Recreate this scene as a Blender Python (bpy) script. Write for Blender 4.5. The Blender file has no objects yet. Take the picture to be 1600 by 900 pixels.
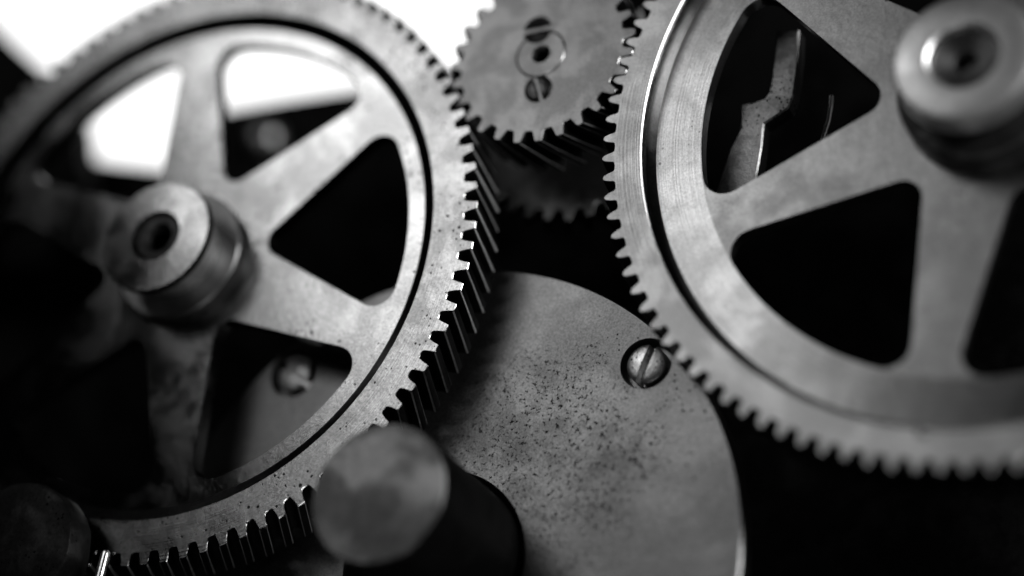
import bpy, bmesh, math, random
from mathutils import Vector, Matrix, noise
from mathutils.geometry import tessellate_polygon
sc = bpy.context.scene
C = sc.collection
pi = math.pi
R_ = math.radians

# ------------------------------------------------------------------ camera
# gear axes run along +Y (away from the viewer); (u, h, v) = right, into the train, down
def W(u, h, v): return Vector((u, h - 1.0, 1.0 - v))
AD = Vector((0.39656247, 0.41138795, 0.82066934))     # axis direction in camera axes (right, down, forward)
AU = Vector((0.90038952, 0.0, -0.43508472))
AV = Vector((-0.17898861, 0.91146034, -0.3704094))
FPX = 3703.07
cam_d = bpy.data.cameras.new('camera'); cam = bpy.data.objects.new('camera', cam_d); C.objects.link(cam)
right = Vector((AU.x, AD.x, -AV.x)); down = Vector((AU.y, AD.y, -AV.y)); fwd = Vector((AU.z, AD.z, -AV.z))
cam.matrix_world = Matrix.Translation(W(0, 0, 0)) @ Matrix((right, -down, -fwd)).transposed().to_4x4()
cam_d.lens = 36 * FPX / 1600; cam_d.sensor_width = 36
cam_d.clip_start = 0.01; cam_d.clip_end = 50
cam_d.dof.use_dof = True; cam_d.dof.focus_distance = 1.226; cam_d.dof.aperture_fstop = 1.1
sc.camera = cam
def at(px, py, h):                                     # where the ray of a photo point meets the plane at depth h
    r = Vector(((px - 800) / FPX, (py - 450) / FPX, 1.0)); X = r * (h / r.dot(AD))
    return X.dot(AU), X.dot(AV)

# ------------------------------------------------------------------ light
world = bpy.data.worlds.new('World'); sc.world = world; world.use_nodes = True
world.node_tree.nodes['Background'].inputs[0].default_value = (0.5, 0.5, 0.5, 1)
world.node_tree.nodes['Background'].inputs[1].default_value = 0.002
def area(name, loc, target, sx, sy, power):
    l = bpy.data.lights.new(name, 'AREA'); l.shape = 'RECTANGLE'; l.size = sx; l.size_y = sy; l.energy = power
    o = bpy.data.objects.new(name, l); C.objects.link(o); o.location = loc
    o.rotation_euler = (Vector(target) - Vector(loc)).to_track_quat('-Z', 'Y').to_euler(); return o
def strip_light(name, a, b, wd, pw):                      # strip leaned and shaped to set the gear tones, mirrored from a to b
    k = 2.25; A = W(a[0] * k, -0.25, a[1] * k); B = W(b[0] * k, -0.25, b[1] * k)
    l = bpy.data.lights.new(name, 'AREA'); l.shape = 'RECTANGLE'; l.size = (B - A).length; l.size_y = wd; l.energy = pw
    o = bpy.data.objects.new(name, l); C.objects.link(o)
    x = (B - A).normalized(); z = Vector((0, -1, 0)); y = z.cross(x)
    o.matrix_world = Matrix.Translation((A + B) / 2) @ Matrix((x, y, z)).transposed().to_4x4()
strip_light('shaped_key_light', (-0.75, -0.73), (-0.41, -0.34), 0.50, 4.3)  # key light, its slant and width shaped for the tones
area('added_glint_light', W(-0.12, 0.55, 0.40), W(-0.55, 1.0, -0.4), 0.25, 0.15, 2.0)  # added light from below with no real source, for tooth edge glints
area('side_lamp', W(0.95, 0.30, -1.05), W(-0.5, 1.0, -0.45), 0.35, 0.5, 32)
sc.view_settings.view_transform = 'Standard'; sc.view_settings.look = 'None'
sc.view_settings.exposure = 0; sc.view_settings.gamma = 1
sc.render.engine = 'CYCLES'
sc.cycles.use_denoising = True
sc.cycles.sample_clamp_direct = 6.0; sc.cycles.sample_clamp_indirect = 0.8
sc.cycles.max_bounces = 6

# ------------------------------------------------------------------ materials
def metal(name, base=0.5, rough=0.3, blotch=0.35, pits=0.4, pit_mask=0.5, aniso=0.0, centre=None, rings=0.0, bump=0.25, emis=None,
          blotch_scale=38, rough_var=0.05, pit_scale=420, fine=0.22, radial=False, specks=0.0, speck_at=None, speck_r=0.1, crisp=False):
    m = bpy.data.materials.new(name); m.use_nodes = True; nt = m.node_tree; N = nt.nodes; L = nt.links
    bs = N['Principled BSDF']; bs.inputs['Metallic'].default_value = 1.0
    if crisp:                                                # polished steel: a narrow lobe without a long haze tail
        out = N['Material Output']; N.remove(bs); bs = N.new('ShaderNodeBsdfAnisotropic'); bs.distribution = 'BECKMANN'
        L.new(bs.outputs[0], out.inputs[0])
    geo = N.new('ShaderNodeNewGeometry')
    def math_(op, a, b=None, clamp=False):
        n = N.new('ShaderNodeMath'); n.operation = op; n.use_clamp = clamp
        for i, x in enumerate((a, b)):
            if x is None: continue
            if isinstance(x, (int, float)): n.inputs[i].default_value = x
            else: L.new(x, n.inputs[i])
        return n.outputs[0]
    def noise_(scale, detail=4, rgh=0.6, vec=None, dist=0.0):
        n = N.new('ShaderNodeTexNoise'); n.inputs['Scale'].default_value = scale; n.inputs['Detail'].default_value = detail
        n.inputs['Roughness'].default_value = rgh; n.inputs['Distortion'].default_value = dist
        L.new(vec or geo.outputs['Position'], n.inputs['Vector']); return n.outputs['Fac']
    def ramp(x, a, b, lo=0.0, hi=1.0):
        n = N.new('ShaderNodeMapRange'); n.interpolation_type = 'SMOOTHSTEP'
        for i, q in enumerate((a, b, lo, hi)): n.inputs[i + 1].default_value = q
        L.new(x, n.inputs[0]); return n.outputs[0]
    big = noise_(blotch_scale, 3, 0.6, dist=0.3)
    mid = noise_(blotch_scale * 4.2, 2, 0.7)
    grain = noise_(800, 3, 0.75)
    blot = ramp(big, 0.36, 0.66)
    col = math_('MULTIPLY', ramp(blot, 0, 1, 1 - blotch, 1.0), ramp(mid, 0.3, 0.7, 1 - blotch * 0.45, 1.0))
    col = math_('MULTIPLY', col, ramp(grain, 0.25, 0.75, 1 - fine, 1 + fine))
    # pits and specks: dark, rough, slightly sunk; they crowd where the mask noise is high
    vor = N.new('ShaderNodeTexVoronoi'); vor.inputs['Scale'].default_value = pit_scale; L.new(geo.outputs['Position'], vor.inputs['Vector'])
    sep = N.new('ShaderNodeSeparateColor'); L.new(vor.outputs['Color'], sep.inputs[0])
    crowd = ramp(noise_(16, 4, 0.6, dist=0.8), pit_mask - 0.12, pit_mask + 0.16)
    size = math_('MULTIPLY', math_('MULTIPLY', sep.outputs[0], sep.outputs[0]), math_('MULTIPLY', crowd, 0.5))
    spot = math_('SUBTRACT', size, math_('ADD', vor.outputs['Distance'], math_('MULTIPLY', noise_(900, 2, 0.6), 0.18)))
    pit = math_('MULTIPLY', ramp(spot, -0.12, 0.02), pits, True)
    col = math_('MULTIPLY', col, math_('SUBTRACT', 1.0, math_('MULTIPLY', pit, 0.93)))
    if specks:                                               # dense fine corrosion, crowded around one worn patch
        sk = ramp(noise_(420, 4, 0.8), 0.575, 0.64)
        dst = N.new('ShaderNodeVectorMath'); dst.operation = 'DISTANCE'; L.new(geo.outputs['Position'], dst.inputs[0]); dst.inputs[1].default_value = speck_at
        near = ramp(math_('ADD', dst.outputs['Value'], math_('MULTIPLY', math_('SUBTRACT', noise_(26, 4, 0.7), 0.5), speck_r * 1.5)), speck_r * 0.25, speck_r, 1.0, 0.0)
        stain = math_('MULTIPLY', near, ramp(noise_(75, 3, 0.7), 0.42, 0.62))
        sk = math_('MULTIPLY', math_('MULTIPLY', sk, specks), near)
        pit = math_('MAXIMUM', pit, sk)
        col = math_('MULTIPLY', col, math_('SUBTRACT', 1.0, math_('MULTIPLY', sk, 0.85)))
        col = math_('MULTIPLY', col, math_('SUBTRACT', 1.0, math_('MULTIPLY', stain, 0.32 * specks)))
    rg = math_('ADD', ramp(blot, 0, 1, rough + rough_var, rough), math_('MULTIPLY', pit, 0.02 if crisp else 0.25))
    height = math_('ADD', math_('MULTIPLY', mid, 0.5), math_('MULTIPLY', grain, 0.05 if crisp else 0.25))
    height = math_('SUBTRACT', height, math_('MULTIPLY', pit, 0.15 if crisp else 1.2))
    # scattered long scratches
    mp = N.new('ShaderNodeMapping'); mp.inputs['Rotation'].default_value = (0, R_(37), 0); mp.inputs['Scale'].default_value = (14, 1, 520)
    L.new(geo.outputs['Position'], mp.inputs[0])
    scr = ramp(noise_(1.0, 2, 0.5, vec=mp.outputs[0]), 0.66, 0.74)
    scr = math_('MULTIPLY', scr, ramp(noise_(22, 3), 0.5, 0.62))
    col = math_('MULTIPLY', col, math_('SUBTRACT', 1.0, math_('MULTIPLY', scr, 0.3)))
    if centre is not None:
        sub = N.new('ShaderNodeVectorMath'); sub.operation = 'SUBTRACT'; L.new(geo.outputs['Position'], sub.inputs[0]); sub.inputs[1].default_value = centre
        flat = N.new('ShaderNodeVectorMath'); flat.operation = 'MULTIPLY'; L.new(sub.outputs[0], flat.inputs[0]); flat.inputs[1].default_value = (1, 0, 1)
        ln = N.new('ShaderNodeVectorMath'); ln.operation = 'LENGTH'; L.new(flat.outputs[0], ln.inputs[0])
        if rings:
            n = N.new('ShaderNodeTexNoise'); n.noise_dimensions = '1D'; n.inputs['Scale'].default_value = 900; n.inputs['Detail'].default_value = 3
            L.new(math_('ADD', ln.outputs['Value'], math_('MULTIPLY', big, 0.0004)), n.inputs['W'])
            rr = n.outputs['Fac']
            height = math_('ADD', height, math_('MULTIPLY', rr, rings * 2.5))
            col = math_('MULTIPLY', col, ramp(rr, 0.3, 0.7, 1 - 0.30 * rings, 1.0))
        if aniso:
            cr = N.new('ShaderNodeVectorMath'); cr.operation = 'CROSS_PRODUCT'; L.new(flat.outputs[0], cr.inputs[0]); cr.inputs[1].default_value = (0, 1, 0)
            nm = N.new('ShaderNodeVectorMath'); nm.operation = 'NORMALIZE'; L.new((flat if radial else cr).outputs[0], nm.inputs[0])
            bs.inputs['Anisotropy' if crisp else 'Anisotropic'].default_value = aniso; L.new(nm.outputs[0], bs.inputs['Tangent'])
    col = math_('MULTIPLY', col, base)
    cc = N.new('ShaderNodeCombineColor')
    for i in range(3): L.new(col, cc.inputs[i])
    L.new(cc.outputs[0], bs.inputs['Color' if crisp else 'Base Color']); L.new(rg, bs.inputs['Roughness'])
    bp = N.new('ShaderNodeBump'); bp.inputs['Strength'].default_value = bump; bp.inputs['Distance'].default_value = 0.0006
    L.new(height, bp.inputs['Height']); L.new(bp.outputs[0], bs.inputs['Normal'])
    return m

# ------------------------------------------------------------------ mesh helpers
class MB:
    def __init__(s): s.v = []; s.f = []
    def add(s, pts):
        i = len(s.v); s.v += [tuple(p) for p in pts]; return list(range(i, i + len(pts)))
    def strip(s, a, b, closed=False):
        n = len(a)
        for i in range(n if closed else n - 1):
            j = (i + 1) % n; s.f.append((a[i], a[j], b[j], b[i]))
    def poly(s, loops, y, flip=False):                 # loops: lists of (x, z); first outer, the others holes
        ids = []
        for lp in loops: ids += s.add([(x, y, z) for x, z in lp])
        for t in tessellate_polygon([[Vector((x, z, 0)) for x, z in lp] for lp in loops]):
            s.f.append(tuple(ids[k] for k in (t if not flip else reversed(t))))
        return ids
    def build(s, name, mat, parent=None, smooth=35, flank=None, flank_r=0.0, extra=None):
        me = bpy.data.meshes.new(name); me.from_pydata(s.v, [], s.f)
        bm = bmesh.new(); bm.from_mesh(me)
        bmesh.ops.remove_doubles(bm, verts=bm.verts, dist=1e-6)
        bmesh.ops.recalc_face_normals(bm, faces=bm.faces)
        bm.to_mesh(me); bm.free()
        if smooth:
            me.shade_smooth(); me.set_sharp_from_angle(angle=R_(smooth))
        me.materials.append(mat)
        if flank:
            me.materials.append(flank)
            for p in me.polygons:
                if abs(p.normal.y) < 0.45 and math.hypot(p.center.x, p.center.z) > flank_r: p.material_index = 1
        if extra:
            for mt, test in extra:
                me.materials.append(mt); k = len(me.materials) - 1
                for p in me.polygons:
                    if test(p): p.material_index = k
        o = bpy.data.objects.new(name, me); C.objects.link(o)
        if parent: o.parent = parent
        return o
def P2(r, a): return (r * math.cos(a), -r * math.sin(a))     # angles turn clockwise as seen, 0 = right
def lathe(prof, n=96, jitter=0.0, seed=0):                   # prof: (radius, y)
    mb = MB(); rings = []
    rnd = random.Random(seed); jit = [1 + jitter * noise.noise((math.cos(2*pi*k/n)*3+seed, math.sin(2*pi*k/n)*3, 0)) for k in range(n)]
    for r, y in prof:
        if r < 1e-7: rings.append(mb.add([(0, y, 0)]) * n); continue
        rings.append(mb.add([(r*jit[k]*math.cos(2*pi*k/n), y, -r*jit[k]*math.sin(2*pi*k/n)) for k in range(n)]))
    for a, b in zip(rings, rings[1:]):
        for i in range(n):
            j = (i + 1) % n
            q = [a[i], a[j], b[j], b[i]]; q = [x for k, x in enumerate(q) if x not in q[:k]]
            if len(q) > 2: mb.f.append(tuple(q))
    return mb
def empty(name, loc, label, cat, group=None):
    o = bpy.data.objects.new(name, None); C.objects.link(o); o.location = loc; o.empty_display_size = 0.02
    o['label'] = label; o['category'] = cat
    if group: o['group'] = group
    return o
def tag(o, label, cat, group=None):
    o['label'] = label; o['category'] = cat
    if group: o['group'] = group
    return o

# tooth flank: (fraction of a pitch from the tooth's middle, fraction of the tooth height)
STYLE = {
    'square': [(-0.355, 0.02), (-0.315, 0.10), (-0.272, 0.32), (-0.228, 0.62), (-0.205, 0.90), (-0.165, 1.0), (0.0, 1.005)],
    'ogee':   [(-0.320, 0.03), (-0.268, 0.15), (-0.236, 0.42), (-0.190, 0.68), (-0.130, 0.87), (-0.068, 0.97), (0.0, 1.0)],
    'trap':   [(-0.325, 0.03), (-0.285, 0.15), (-0.235, 0.45), (-0.185, 0.78), (-0.155, 0.94), (-0.11, 1.0), (0.0, 1.0)],
}
def profile(N, rr, rt, phase, style):
    """outline of one pitch, from gap middle to gap middle, plus its inset for the chamfer"""
    tau = 2 * pi / N; H = rt - rr
    half = STYLE[style]; tooth = half + [(-a, b) for a, b in reversed(half[:-1])]
    gap0 = [(-0.5, 0.0), (-0.43, 0.0)]; gap1 = [(0.43, 0.0)]
    return tau, [(phase + a * tau, rr + b * H) for a, b in gap0], [(phase + a * tau, rr + b * H) for a, b in tooth], [(phase + a * tau, rr + b * H) for a, b in gap1]
def inset_loop(loop, c):                                     # loop of (x, z), clockwise-safe
    n = len(loop); A = sum(loop[i][0]*loop[(i+1)%n][1]-loop[(i+1)%n][0]*loop[i][1] for i in range(n))
    s = 1 if A > 0 else -1; out = []
    for i in range(n):
        p, q, r = Vector(loop[i-1]), Vector(loop[i]), Vector(loop[(i+1)%n])
        e0 = (q-p).normalized(); e1 = (r-q).normalized()
        n0 = Vector((-e0.y, e0.x))*s; n1 = Vector((-e1.y, e1.x))*s
        b = (n0+n1); b = b/max(b.length_squared/2, 0.6)
        out.append(tuple(q + b*c))
    return out
def gear_teeth_and_body(root, N, rr, rt, phase, thick, helix, style, inner, body_name, m_body, m_tooth, cham=0.0004, steps=3,
                        m_flank=None, m_wall=None, m_edge=None):
    """helix: turn (rad) of the back face. inner: list of (radius, y) the body's inner wall follows from front to back."""
    tau, g0, tt, g1 = profile(N, rr, rt, 0.0, style)
    # one pitch template: indices
    unit = g0 + tt + g1; nu = len(unit); nt0 = len(g0); ntt = len(tt)
    full = []
    for k in range(N):
        for a, r in unit: full.append(P2(r, a + phase + k * tau))
    ins = inset_loop(full, cham)
    def rot(p, a):
        c, s = math.cos(a), -math.sin(a); return (p[0]*c - p[1]*s, p[0]*s + p[1]*c)
    ys = [cham + (thick - cham) * i / steps for i in range(steps + 1)]; angs = [helix * y / thick for y in ys]
    # ---- tooth template (k = 0), base points shared with the body
    i0, i1 = nt0, nt0 + ntt; H = rt - rr; rnd = random.Random(N)
    tip_glint = lambda p: p.index >= ntt and (p.index - 1) % (ntt - 1) in (4, ntt - 6)      # tip corners painted bright as glint lines
    protos = []
    for var in range(5):                                      # worn a little differently: nicked and flattened tips
        jit = [0.0] * 3 + [rnd.uniform(-0.06, 0.02) * H for _ in range(ntt - 6)] + [0.0] * 3
        def wear(p, k): r = math.hypot(*p); f = (r + jit[k]) / r if var else 1.0; return (p[0] * f, p[1] * f)
        mb = MB()
        fr = mb.add([(q[0], 0.0, q[1]) for q in (wear(p, k) for k, p in enumerate(ins[i0:i1]))])
        mb.f.append(tuple(fr)); prev = fr
        for y, a in zip(ys, angs):
            cur = mb.add([(q[0], y, q[1]) for q in (rot(wear(p, k), a) for k, p in enumerate(full[i0:i1]))]); mb.strip(prev, cur); prev = cur
        mb.f.append(tuple(reversed(prev)))
        protos.append(mb.build('tooth', m_tooth, root, smooth=28, flank=m_flank or M_flank, extra=[(m_edge, tip_glint)] if m_edge else None))
    for k in range(N):
        if k < 5: protos[k].rotation_euler = (0, k * tau, 0); continue
        t = rnd.choice(protos).copy(); C.objects.link(t); t.parent = root; t.rotation_euler = (0, k * tau, 0)
    # ---- body: ring from the inner wall out to the gullets
    b = MB(); idx = []                                       # outer loop of the body: gap points and tooth base points only
    keep = list(range(0, nt0 + 1)) + list(range(nt0 + ntt - 1, nu))
    for k in range(N): idx += [k * nu + q for q in keep]
    n = len(idx)
    def ang_of(p): return math.atan2(-p[1], p[0])
    base_ang = [ang_of(ins[i]) for i in idx]
    outf = b.add([(ins[i][0], 0.0, ins[i][1]) for i in idx])
    inn = [b.add([(r*math.cos(a), y, -r*math.sin(a)) for a in base_ang]) for r, y in inner]
    b.strip(outf, inn[0], True)
    for p, q in zip(inn, inn[1:]): b.strip(p, q, True)
    prev = outf; isgap = []
    for j in range(n):                                        # side faces only across the gullets
        q = keep[j % len(keep)]; isgap.append(not (q == nt0))
    for y, a in zip(ys, angs):
        cur = b.add([(q[0], y, q[1]) for q in (rot(full[i], a) for i in idx)])
        for j in range(n):
            if isgap[j]: k = (j + 1) % n; b.f.append((prev[j], prev[k], cur[k], cur[j]))
        prev = cur
    b.strip(prev, inn[-1], True)
    wall = lambda p: m_wall is not None and abs(p.normal.y) < 0.85 and math.hypot(p.center.x, p.center.z) < inner[1][0] - 0.0004
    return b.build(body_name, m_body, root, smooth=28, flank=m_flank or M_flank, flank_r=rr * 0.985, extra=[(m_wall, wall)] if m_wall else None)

def spoked_web(root, r_out, y0, y1, r_o, ph, m, m_ring=None, w0=0.0205, w1=0.0125, f_out=0.012, f_in=0.010, hub_r=0.02, hub_y=None, n=6):
    """recessed web: ring + spokes + hub plate, y0 front, y1 back; openings with rounded corners; spokes taper from w0 (r .055) to w1 (r .125)"""
    sl = (w1 - w0) / 0.07
    def side(s): return w0 + sl * (s - 0.055)                # half width at distance s along the spoke
    beta = math.atan(-sl); half = pi / n
    # opening in its own frame: x along the bisector, upper side line: through points at angle half, offset
    # spoke axis at +half; side line = points axis*s - perp*side(s)
    ax = Vector((math.cos(half), math.sin(half))); pe = Vector((-math.sin(half), math.cos(half)))
    def sp(s): return ax * s - pe * side(s)
    a, b2 = sp(0.03), sp(0.15); dr = (b2 - a).normalized(); nin = Vector((dr.y, -dr.x))   # normal into the opening
    if nin.y > 0: nin = -nin
    # inner fillet, centre on the bisector at distance f_in from the line
    def on_line_offset(f):                                    # x where bisector is f away from the line
        t = -(a.y + nin.y * f) / dr.y; return (a + nin * f + dr * t).x
    cx = on_line_offset(f_in); ci = Vector((cx, 0)); ti = ci - nin * f_in; nose = cx - f_in
    # outer fillet: centre at distance f_out from the line and r_o - f_out from the origin
    p0 = a + nin * f_out; bq = p0.dot(dr); cq = p0.length_squared - (r_o - f_out) ** 2
    co = p0 + dr * (-bq + math.sqrt(bq * bq - cq)); to = co - nin * f_out; arc_a = math.atan2(co.y, co.x)
    path = []                                                 # from nose (bisector) along upper side to outer arc tangent
    a0 = pi; a1 = math.atan2((ti-ci).y, (ti-ci).x)
    for i in range(9): q = a0 + (a1 - a0) * i / 8; path.append((ci.x + f_in*math.cos(q), ci.y + f_in*math.sin(q)))
    a0 = math.atan2((to-co).y, (to-co).x); a1 = arc_a
    while a1 > a0: a1 -= 2 * pi
    for i in range(9): q = a0 + (a1 - a0) * i / 8; path.append((co.x + f_out*math.cos(q), co.y + f_out*math.sin(q)))
    def place(p, t): c, s = math.cos(t), math.sin(t); x, y = p[0]*c - p[1]*s, p[0]*s + p[1]*c; return (x, -y)
    m_arc, m_sp, m_in = 14, 6, 8
    ring_in = []; hub_out = []; bev = 0.0009
    for k in range(n):
        tk = ph + half + k * 2 * pi / n                      # bisector of opening k
        ta = ph + (k + 1) * 2 * pi / n                       # spoke after it
        lo = [place((x, y), tk) for x, y in path]
        up = [place((x, -y), tk + 2 * pi / n) for x, y in path]   # lower side of the next opening
        g_end = tk + arc_a; g_next = tk + 2 * pi / n - arc_a
        arc_o = [P2(r_o, g_end + (g_next - g_end) * i / m_sp) for i in range(1, m_sp)]
        arc_i = [P2(nose, tk + (2*pi/n) * i / m_in) for i in range(1, m_in)]
        loop = lo + arc_o + list(reversed(up)) + list(reversed(arc_i))
        mb = MB(); mb.poly([loop], y0); mb.poly([loop], y1, True)
        for sd in (lo, up):
            A = mb.add([(x, y0, z) for x, z in sd]); B = mb.add([(x, y1, z) for x, z in sd]); mb.strip(A, B)
        mb.build('spoke', m, root, smooth=28)
        arc_hole = [P2(r_o, tk - arc_a + 2 * arc_a * i / m_arc) for i in range(m_arc + 1)]
        ring_in += arc_hole + arc_o
        hub_out += [P2(nose, tk)] + arc_i
    nn = 160
    outer = [P2(r_out, 2 * pi * i / nn) for i in range(nn)]
    mb = MB(); mb.poly([outer, ring_in], y0); mb.poly([outer, ring_in], y1, True)
    A = mb.add([(x, y0, z) for x, z in ring_in]); B = mb.add([(x, y1, z) for x, z in ring_in])
    per = m_arc + 1 + m_sp - 1
    for j in range(len(ring_in)):
        if j % per < m_arc: i2 = (j + 1) % len(ring_in); mb.f.append((A[j], A[i2], B[i2], B[j]))
    mb.build('web_ring', m_ring or m, root, smooth=28)
    inner = [P2(hub_r, 2 * pi * i / 48) for i in range(48)]
    mb = MB(); mb.poly([hub_out, inner], y0); mb.poly([hub_out, inner], y1, True)
    mb.build('hub_plate', m, root, smooth=28)

def cap_screw(root, loc, r, dome, slot_w, slot_a, depth, mat, name='screw'):
    """domed head cut by a slot; slot angle as seen, clockwise from right"""
    prof = [(0.0, -dome)] + [(r * math.sin(q), -dome * math.cos(q)) for q in [i * pi / 2 / 8 for i in range(1, 8)]] + [(r, 0.0), (r * 1.0, depth), (0.0, depth)]
    vs = []; fs = []
    for sgn in (1, -1):
        mb = lathe(prof, 40); bm = bmesh.new(); V = [bm.verts.new(v) for v in mb.v]
        for f in mb.f: bm.faces.new([V[i] for i in f])
        bmesh.ops.remove_doubles(bm, verts=bm.verts, dist=1e-7)
        nrm = Vector((math.sin(slot_a), 0, math.cos(slot_a))) * sgn
        res = bmesh.ops.bisect_plane(bm, geom=bm.verts[:] + bm.edges[:] + bm.faces[:], plane_co=nrm * slot_w / 2, plane_no=nrm, clear_inner=True)
        bmesh.ops.holes_fill(bm, edges=[e for e in bm.edges if e.is_boundary], sides=0)
        bm.verts.index_update(); o = len(vs)
        vs += [tuple(v.co) for v in bm.verts]; fs += [tuple(v.index + o for v in f.verts) for f in bm.faces]; bm.free()
    fl = lathe([(0.0, depth * 0.72), (r * 0.995, depth * 0.72), (r * 0.995, depth * 0.99), (0.0, depth * 0.99)], 40)
    o = len(vs); vs += fl.v; fs += [tuple(i + o for i in f) for f in fl.f]
    mb = MB(); mb.v = vs; mb.f = fs
    ob = mb.build(name, mat, root, smooth=30); ob.location = loc; return ob

# ------------------------------------------------------------------ positions of the train
LC = (-0.7370, -0.4701); RC = (-0.2973, -0.5565); SC = (-0.5404, -0.5894)
HD = 1.036; DC = (-0.5438 * HD, -0.3011 * HD)
wl, wr, ws, wd = W(LC[0], 0.998, LC[1]), W(RC[0], 1.0, RC[1]), W(SC[0], 1.0, SC[1]), W(DC[0], HD, DC[1])

M_rimL = metal('brushed_rim_steel', 0.38, 0.235, 0.28, 1.0, 0.46, aniso=0.32, centre=wl, rings=0.2, crisp=True, radial=True, fine=0.3, pit_scale=360)
M_webL = metal('spotted_web_steel', 0.50, 0.198, 0.28, 1.0, 0.44, blotch_scale=30, crisp=True, bump=0.18, fine=0.34, pit_scale=330)
M_rimR = metal('turned_rim_steel', 0.37, 0.32, 0.14, 0.35, 0.64, aniso=0.5, centre=wr, rings=0.14, crisp=True, radial=True)
M_webR = metal('turned_web_steel', 0.76, 0.32, 0.18, 0.55, 0.58, aniso=0.5, centre=wr, rings=0.40, blotch_scale=30, crisp=True, radial=False)
M_spR = metal('mottled_spoke_steel', 0.45, 0.36, 0.24, 0.6, 0.54, blotch_scale=34, crisp=True)
M_S = metal('dull_pinion_steel', 0.20, 0.30, 0.18, 0.3, 0.6, blotch_scale=45)
M_D = metal('pitted_disc_steel', 0.17, 0.30, 0.10, 1.0, 0.60, blotch_scale=22, pit_scale=420, fine=0.30, bump=0.35, specks=1.0, speck_at=W(*(lambda q: (q[0], HD, q[1]))(at(850, 720, HD))), speck_r=0.075)
M_hub = metal('hub_steel', 0.50, 0.22, 0.30, 0.4, 0.58, crisp=True)
M_ring = metal('satin_ring_steel', 0.75, 0.38, 0.2, 0.2, 0.6)
M_post = metal('blackened_post_steel', 0.235, 0.34, 0.6, 0.4, 0.5, blotch_scale=26, specks=0.9, speck_at=W(*(lambda q: (q[0], 0.95, q[1]))(at(655, 850, 0.95))), speck_r=0.036)
M_screw = metal('bright_screw_steel', 0.75, 0.32, 0.35, 0.8, 0.42, blotch_scale=120, pit_scale=700, bump=0.5)
M_dullscrew = metal('dull_screw_steel', 0.10, 0.28, 0.4, 0.8, 0.42, blotch_scale=120, pit_scale=700, bump=0.5)
M_rust = metal('corroded_screw_steel', 0.05, 0.6, 0.6, 0.8, 0.4, blotch_scale=150)
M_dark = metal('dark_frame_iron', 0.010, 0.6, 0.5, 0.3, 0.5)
M_black = metal('black_collar_iron', 0.022, 0.5, 0.5, 0.6, 0.45, blotch_scale=60)  # near-black even base colour
M_collar = metal('dark_collar_iron', 0.07, 0.5, 0.5, 0.6, 0.45, blotch_scale=60)
M_lever = metal('scarred_lever_steel', 0.22, 0.34, 0.4, 0.9, 0.45, blotch_scale=70, pit_scale=600, bump=0.5)
M_flank = metal('painted_shade_flank', 0.05, 0.30, 0.4, 0.5, 0.5)  # near-black base paints the shade on the tooth sides
M_S2 = metal('dim_rear_steel', 0.28, 0.35, 0.3, 0.3, 0.6)
M_edge = metal('painted_glint_edge', 0.95, 0.42, 0.1, 0.3, 0.5)  # very light base paints the glint along tooth tip corners
M_wallL = metal('worn_step_steel', 0.36, 0.30, 0.3, 0.6, 0.5, crisp=True)
M_wall = metal('plain_wall_steel', 0.30, 0.22, 0.3, 0.4, 0.5, crisp=True)
M_pin = metal('polished_pin_steel', 0.8, 0.15, 0.1, 0.0, 0.6)

# ------------------------------------------------------------------ background
bd = bpy.data.materials.new('overexposed_window'); bd.use_nodes = True
nt = bd.node_tree; nt.nodes.clear(); e = nt.nodes.new('ShaderNodeEmission'); e.inputs[0].default_value = (1, 1, 1, 1); e.inputs[1].default_value = 1.6
o_ = nt.nodes.new('ShaderNodeOutputMaterial'); nt.links.new(e.outputs[0], o_.inputs[0])
mb = MB(); x0, z0 = at(-500, 800, 2.0); x1, z1 = at(1100, -500, 2.0)
mb.f.append(tuple(mb.add([W(x0, 2.0, z0), W(x1, 2.0, z0), W(x1, 2.0, z1), W(x0, 2.0, z1)])))
o = mb.build('window_backdrop', bd, None, 0); o['kind'] = 'structure'
o['label'] = 'bright white window light behind the gears'

def plate(name, pts, h, thick, mat, bevel=0.0, parent=None, smooth=30):
    """pts: photo points on the front face; a plate of real thickness going back from depth h"""
    lp = [at(x, y, h) for x, y in pts]
    loop = [(u, -v) for u, v in lp]
    cx = sum(p[0] for p in loop) / len(loop); cz = sum(p[1] for p in loop) / len(loop)
    loop = [(x - cx, z - cz) for x, z in loop]
    mb = MB(); ins = inset_loop(loop, bevel) if bevel else loop
    mb.poly([ins], 0.0); n = len(loop)
    A = mb.add([(x, 0.0, z) for x, z in ins]); B = mb.add([(x, bevel, z) for x, z in loop]); D_ = mb.add([(x, thick, z) for x, z in loop])
    if bevel: mb.strip(A, B, True)
    mb.strip(B, D_, True); mb.poly([loop], thick, True)
    o = mb.build(name, mat, parent, smooth); o.location = W(cx, h, -cz); return o
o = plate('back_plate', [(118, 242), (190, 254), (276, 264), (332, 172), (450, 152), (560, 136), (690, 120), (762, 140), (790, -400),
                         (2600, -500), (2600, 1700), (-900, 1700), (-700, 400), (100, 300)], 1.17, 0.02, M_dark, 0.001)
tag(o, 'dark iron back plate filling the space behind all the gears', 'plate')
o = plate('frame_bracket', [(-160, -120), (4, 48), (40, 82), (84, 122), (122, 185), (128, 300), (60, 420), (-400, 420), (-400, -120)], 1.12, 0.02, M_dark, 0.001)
tag(o, 'black slanted bracket edge against the white at far left', 'bracket')

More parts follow.
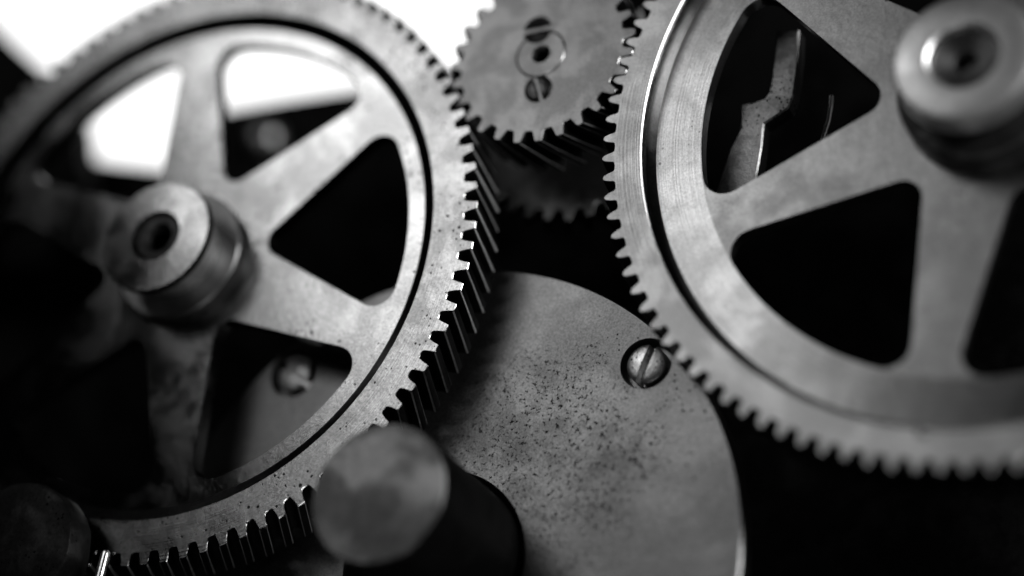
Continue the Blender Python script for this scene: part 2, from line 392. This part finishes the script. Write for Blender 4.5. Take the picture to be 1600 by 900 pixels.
# ------------------------------------------------------------------ left spoked gear
gl = empty('spoked_gear', wl, 'large left spoked gear with slanted teeth, right rim lit, lower left in darkness', 'gear', 'spoked clock gears')
LIP, CDR, RDZ = 0.1540, 0.0072, 0.0058
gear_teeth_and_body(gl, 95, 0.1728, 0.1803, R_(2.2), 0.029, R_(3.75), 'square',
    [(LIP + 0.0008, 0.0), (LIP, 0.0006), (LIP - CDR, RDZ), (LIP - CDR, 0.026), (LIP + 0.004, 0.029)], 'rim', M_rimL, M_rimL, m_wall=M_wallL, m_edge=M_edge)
spoked_web(gl, LIP - CDR, RDZ, 0.0150, 0.1375, R_(18.5), M_webL, hub_r=0.012)
lathe([(0.036, RDZ + 0.0005), (0.0385, RDZ + 0.0003), (0.0385, -0.0015), (0.0378, -0.0022), (0.018, -0.0022)], 96).build('hub_collar', M_S, gl)
lathe([(0.0250, -0.0023), (0.0250, -0.0215), (0.018, -0.0216)], 96).build('hub_neck', M_ring, gl)
fl_left = lathe([(0.015, -0.0214), (0.0318, -0.0214), (0.0334, -0.0226), (0.0334, -0.0246), (0.0322, -0.0256), (0.0150, -0.0263), (0.0140, -0.0256), (0.0138, -0.012)], 96).build('hub_flange', M_hub, gl)
lathe([(0.0137, -0.0225), (0.0128, -0.0240), (0.0088, -0.0240), (0.0082, -0.0230), (0.0082, -0.006), (0.0, -0.006)], 64).build('shaft_end', M_collar, fl_left)

# ------------------------------------------------------------------ right spoked gear
gr = empty('spoked_gear', wr, 'large right spoked gear with pointed teeth and blurred bright hub ring', 'gear', 'spoked clock gears')
LIP, CDR, RDZ = 0.1763, 0.0044, 0.0098
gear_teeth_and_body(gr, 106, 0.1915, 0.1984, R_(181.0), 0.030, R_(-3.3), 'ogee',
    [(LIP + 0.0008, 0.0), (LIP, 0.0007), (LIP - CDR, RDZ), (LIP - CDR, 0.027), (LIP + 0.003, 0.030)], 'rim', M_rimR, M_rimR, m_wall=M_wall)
spoked_web(gr, LIP - CDR, RDZ, 0.0175, 0.1472, R_(154.0), M_spR, M_webR, hub_r=0.012, w0=0.0215, w1=0.0130, f_out=0.0125, f_in=0.0105)
lathe([(0.036, RDZ + 0.0005), (0.0400, RDZ + 0.0003), (0.0400, -0.0060), (0.0388, -0.0072), (0.020, -0.0072)], 96).build('hub_collar', M_collar, gr)
lathe([(0.0270, -0.0073), (0.0270, -0.0205), (0.020, -0.0206)], 96).build('hub_neck', M_collar, gr)
fl_right = lathe([(0.018, -0.0204), (0.0325, -0.0204), (0.0348, -0.0225), (0.0348, -0.0335), (0.0340, -0.0352), (0.0318, -0.0362), (0.0185, -0.0362), (0.0170, -0.0350), (0.0166, -0.0300), (0.0165, -0.012)], 96).build('hub_flange', M_ring, gr)
lathe([(0.0164, -0.0322), (0.0155, -0.0325), (0.0060, -0.0285), (0.0050, -0.0220), (0.0, -0.0220)], 64).build('shaft_end', M_S, fl_right)

# ------------------------------------------------------------------ small gear between them
gs = empty('pinion_gear', ws, 'small solid gear with ring washer and two screws between the large gears', 'gear')
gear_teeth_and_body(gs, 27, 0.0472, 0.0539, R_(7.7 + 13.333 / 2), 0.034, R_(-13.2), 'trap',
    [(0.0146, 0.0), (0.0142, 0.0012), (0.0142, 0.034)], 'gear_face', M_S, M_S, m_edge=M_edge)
o = lathe([(0.0139, 0.034), (0.0139, 0.0006), (0.0134, 0.0), (0.0056, 0.0), (0.0052, 0.0006), (0.0052, 0.03), (0.0, 0.03)], 72).build('ring_washer', M_S, gs)
cap_screw(gs, (0.0026, -0.0006, -0.0215), 0.0079, 0.0016, 0.0028, R_(66), 0.004, M_dullscrew)
cap_screw(gs, (-0.0048, -0.0004, 0.0150), 0.0082, 0.0010, 0.0036, R_(170), 0.004, M_rust)['label'] = 'black corroded upper screw'

g2 = empty('rear_gear', W(SC[0] - 0.004, 1.062, SC[1]), 'dim gear deep behind the small solid gear, lower teeth showing', 'gear')
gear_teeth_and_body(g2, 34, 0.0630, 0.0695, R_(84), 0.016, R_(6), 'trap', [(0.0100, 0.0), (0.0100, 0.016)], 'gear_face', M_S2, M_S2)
lathe([(0.0, -0.030), (0.0098, -0.030), (0.0098, 0.10)], 48).build('arbor', M_collar, g2)

# ------------------------------------------------------------------ disc with screws
gd = empty('steel_disc', wd, 'broad pitted flat steel disc with round bore behind the gears', 'disc')
RO, RB, SH = 0.1660, 0.0505, 0.0142
scr_a = [R_(-49 + 91 * k) for k in range(4)]
nO = 200
def circ(r, n, cx=0, cz=0): return [(cx + r * math.cos(2 * pi * i / n), cz - r * math.sin(2 * pi * i / n)) for i in range(n)]
RS_in = 0.1502
holes = [P2(RS_in, a) for a in scr_a]
mb = MB(); fo = circ(RO - 0.0008, nO); fb = circ(RB + 0.0012, 96)
mb.poly([fo, fb] + [circ(SH, 40, x, z) for x, z in holes], 0.0)
T = 0.012
A = mb.add([(x, 0, z) for x, z in fo]); B = mb.add([(x, 0.0008, z) for x, z in circ(RO, nO)]); D_ = mb.add([(x, T, z) for x, z in circ(RO, nO)])
mb.strip(A, B, True); mb.strip(B, D_, True)
A = mb.add([(x, 0, z) for x, z in fb]); B = mb.add([(x, 0.0012, z) for x, z in circ(RB, 96)]); D2 = mb.add([(x, T, z) for x, z in circ(RB, 96)])
mb.strip(A, B, True); mb.strip(B, D2, True); mb.strip(D_, D_, True)
mb.poly([circ(RO, nO), circ(RB, 96)], T, True)
for x, z in holes:
    A = mb.add([(p, 0, q) for p, q in circ(SH, 40, x, z)]); B = mb.add([(p, 0.008, q) for p, q in circ(SH * 0.9, 40, x, z)]); mb.strip(A, B, True)
    mb.f.append(tuple(B))
mb.f = [f for f in mb.f if len(set(f)) == len(f)]
mb.build('disc_plate', M_D, gd)
for k, (x, z) in enumerate(holes):
    cap_screw(gd, (x, 0.0006, z), 0.0106, 0.0018, 0.0042, R_(103 if k == 0 else 60 + 50 * k), 0.007, M_screw)

# ------------------------------------------------------------------ posts and small hardware
ku, kv = at(590, 770, 0.95)
rp = empty('round_post', W(ku, 0.95, kv), 'blurred round post end with stained face below the left gear', 'post')
lathe([(0.0, 0.0), (0.0352, 0.0), (0.0358, 0.0010)], 96, 0.012, 3).build('end_face', M_post, rp, smooth=8)
lathe([(0.0358, 0.0010), (0.0358, 0.21), (0.0, 0.21)], 96, 0.012, 3).build('shank', M_dark, rp)
ku, kv = at(18, 852, 0.963)
o = lathe([(0.0, 0.0), (0.0330, 0.0), (0.0350, 0.0012), (0.0355, 0.003), (0.0355, 0.02), (0.0, 0.02)], 72, 0.02, 8).build('round_collar', M_black)
o.location = W(ku, 0.963, kv); tag(o, 'dark rough round collar in the lower left corner', 'collar')
ku, kv = at(155, 906, 0.972)
o = lathe([(0.0, -0.0160), (0.0012, -0.0157), (0.0022, -0.0148), (0.0026, -0.0130), (0.0026, 0.03), (0.0, 0.03)], 40).build('steel_pin', M_pin)
o.rotation_euler = (R_(-90), 0, 0)
o.location = W(ku, 0.972, kv); tag(o, 'small shiny upright steel pin beside the lower left collar', 'pin')

o = plate('lever_arm', [(1213, 46), (1249, 46), (1248, 78), (1245, 112), (1240, 148), (1232, 168), (1211, 182), (1194, 193), (1190, 232), (1183, 272), (1178, 330),
                        (1110, 330), (1122, 285), (1140, 232), (1157, 200), (1157, 163), (1180, 158), (1194, 153), (1201, 143), (1204, 128), (1210, 85)], 1.036, 0.010, M_lever, 0.0009, smooth=0)
tag(o, 'scarred zigzag steel lever with bright edge behind the right gear', 'lever')
mb = MB(); pts = [(1299, 150), (1298, 165), (1294, 190), (1284, 220), (1270, 250)]; rings = []
for x, y in pts:
    u, v = at(x, y, 1.05); c = W(u, 1.05, v)
    rings.append(mb.add([c + Vector((0.0011 * math.cos(q), 0.0011 * math.sin(q), 0)) for q in [i * pi / 4 for i in range(8)]]))
for a, b in zip(rings, rings[1:]): mb.strip(a, b, True)
mb.f += [tuple(rings[0]), tuple(reversed(rings[-1]))]
o = mb.build('edge_glint_wire', M_pin); tag(o, 'thin shiny wire standing in for a lever edge glint right of the zigzag lever', 'wire')  # added wire in place of a glinting lever edge
ku, kv = at(1441, 676, 1.0)
o = lathe([(0.0, -0.0024), (0.0012, -0.0021), (0.0022, -0.0013), (0.0028, 0.0)], 32).build('oil_drop', M_S)
o.location = W(ku, 0.9998, kv); tag(o, 'tiny shiny oil drop on the lower rim of the right gear', 'drop')
ku, kv = at(408, 214, 1.165)
o = lathe([(0.0, -0.012), (0.006, -0.0112), (0.011, -0.008), (0.0135, -0.003), (0.014, 0.0)], 48).build('rivet_head', M_S2)
o.location = W(ku, 1.1698, kv); tag(o, 'faint blurred rivet head on the dark plate behind the left gear', 'rivet')
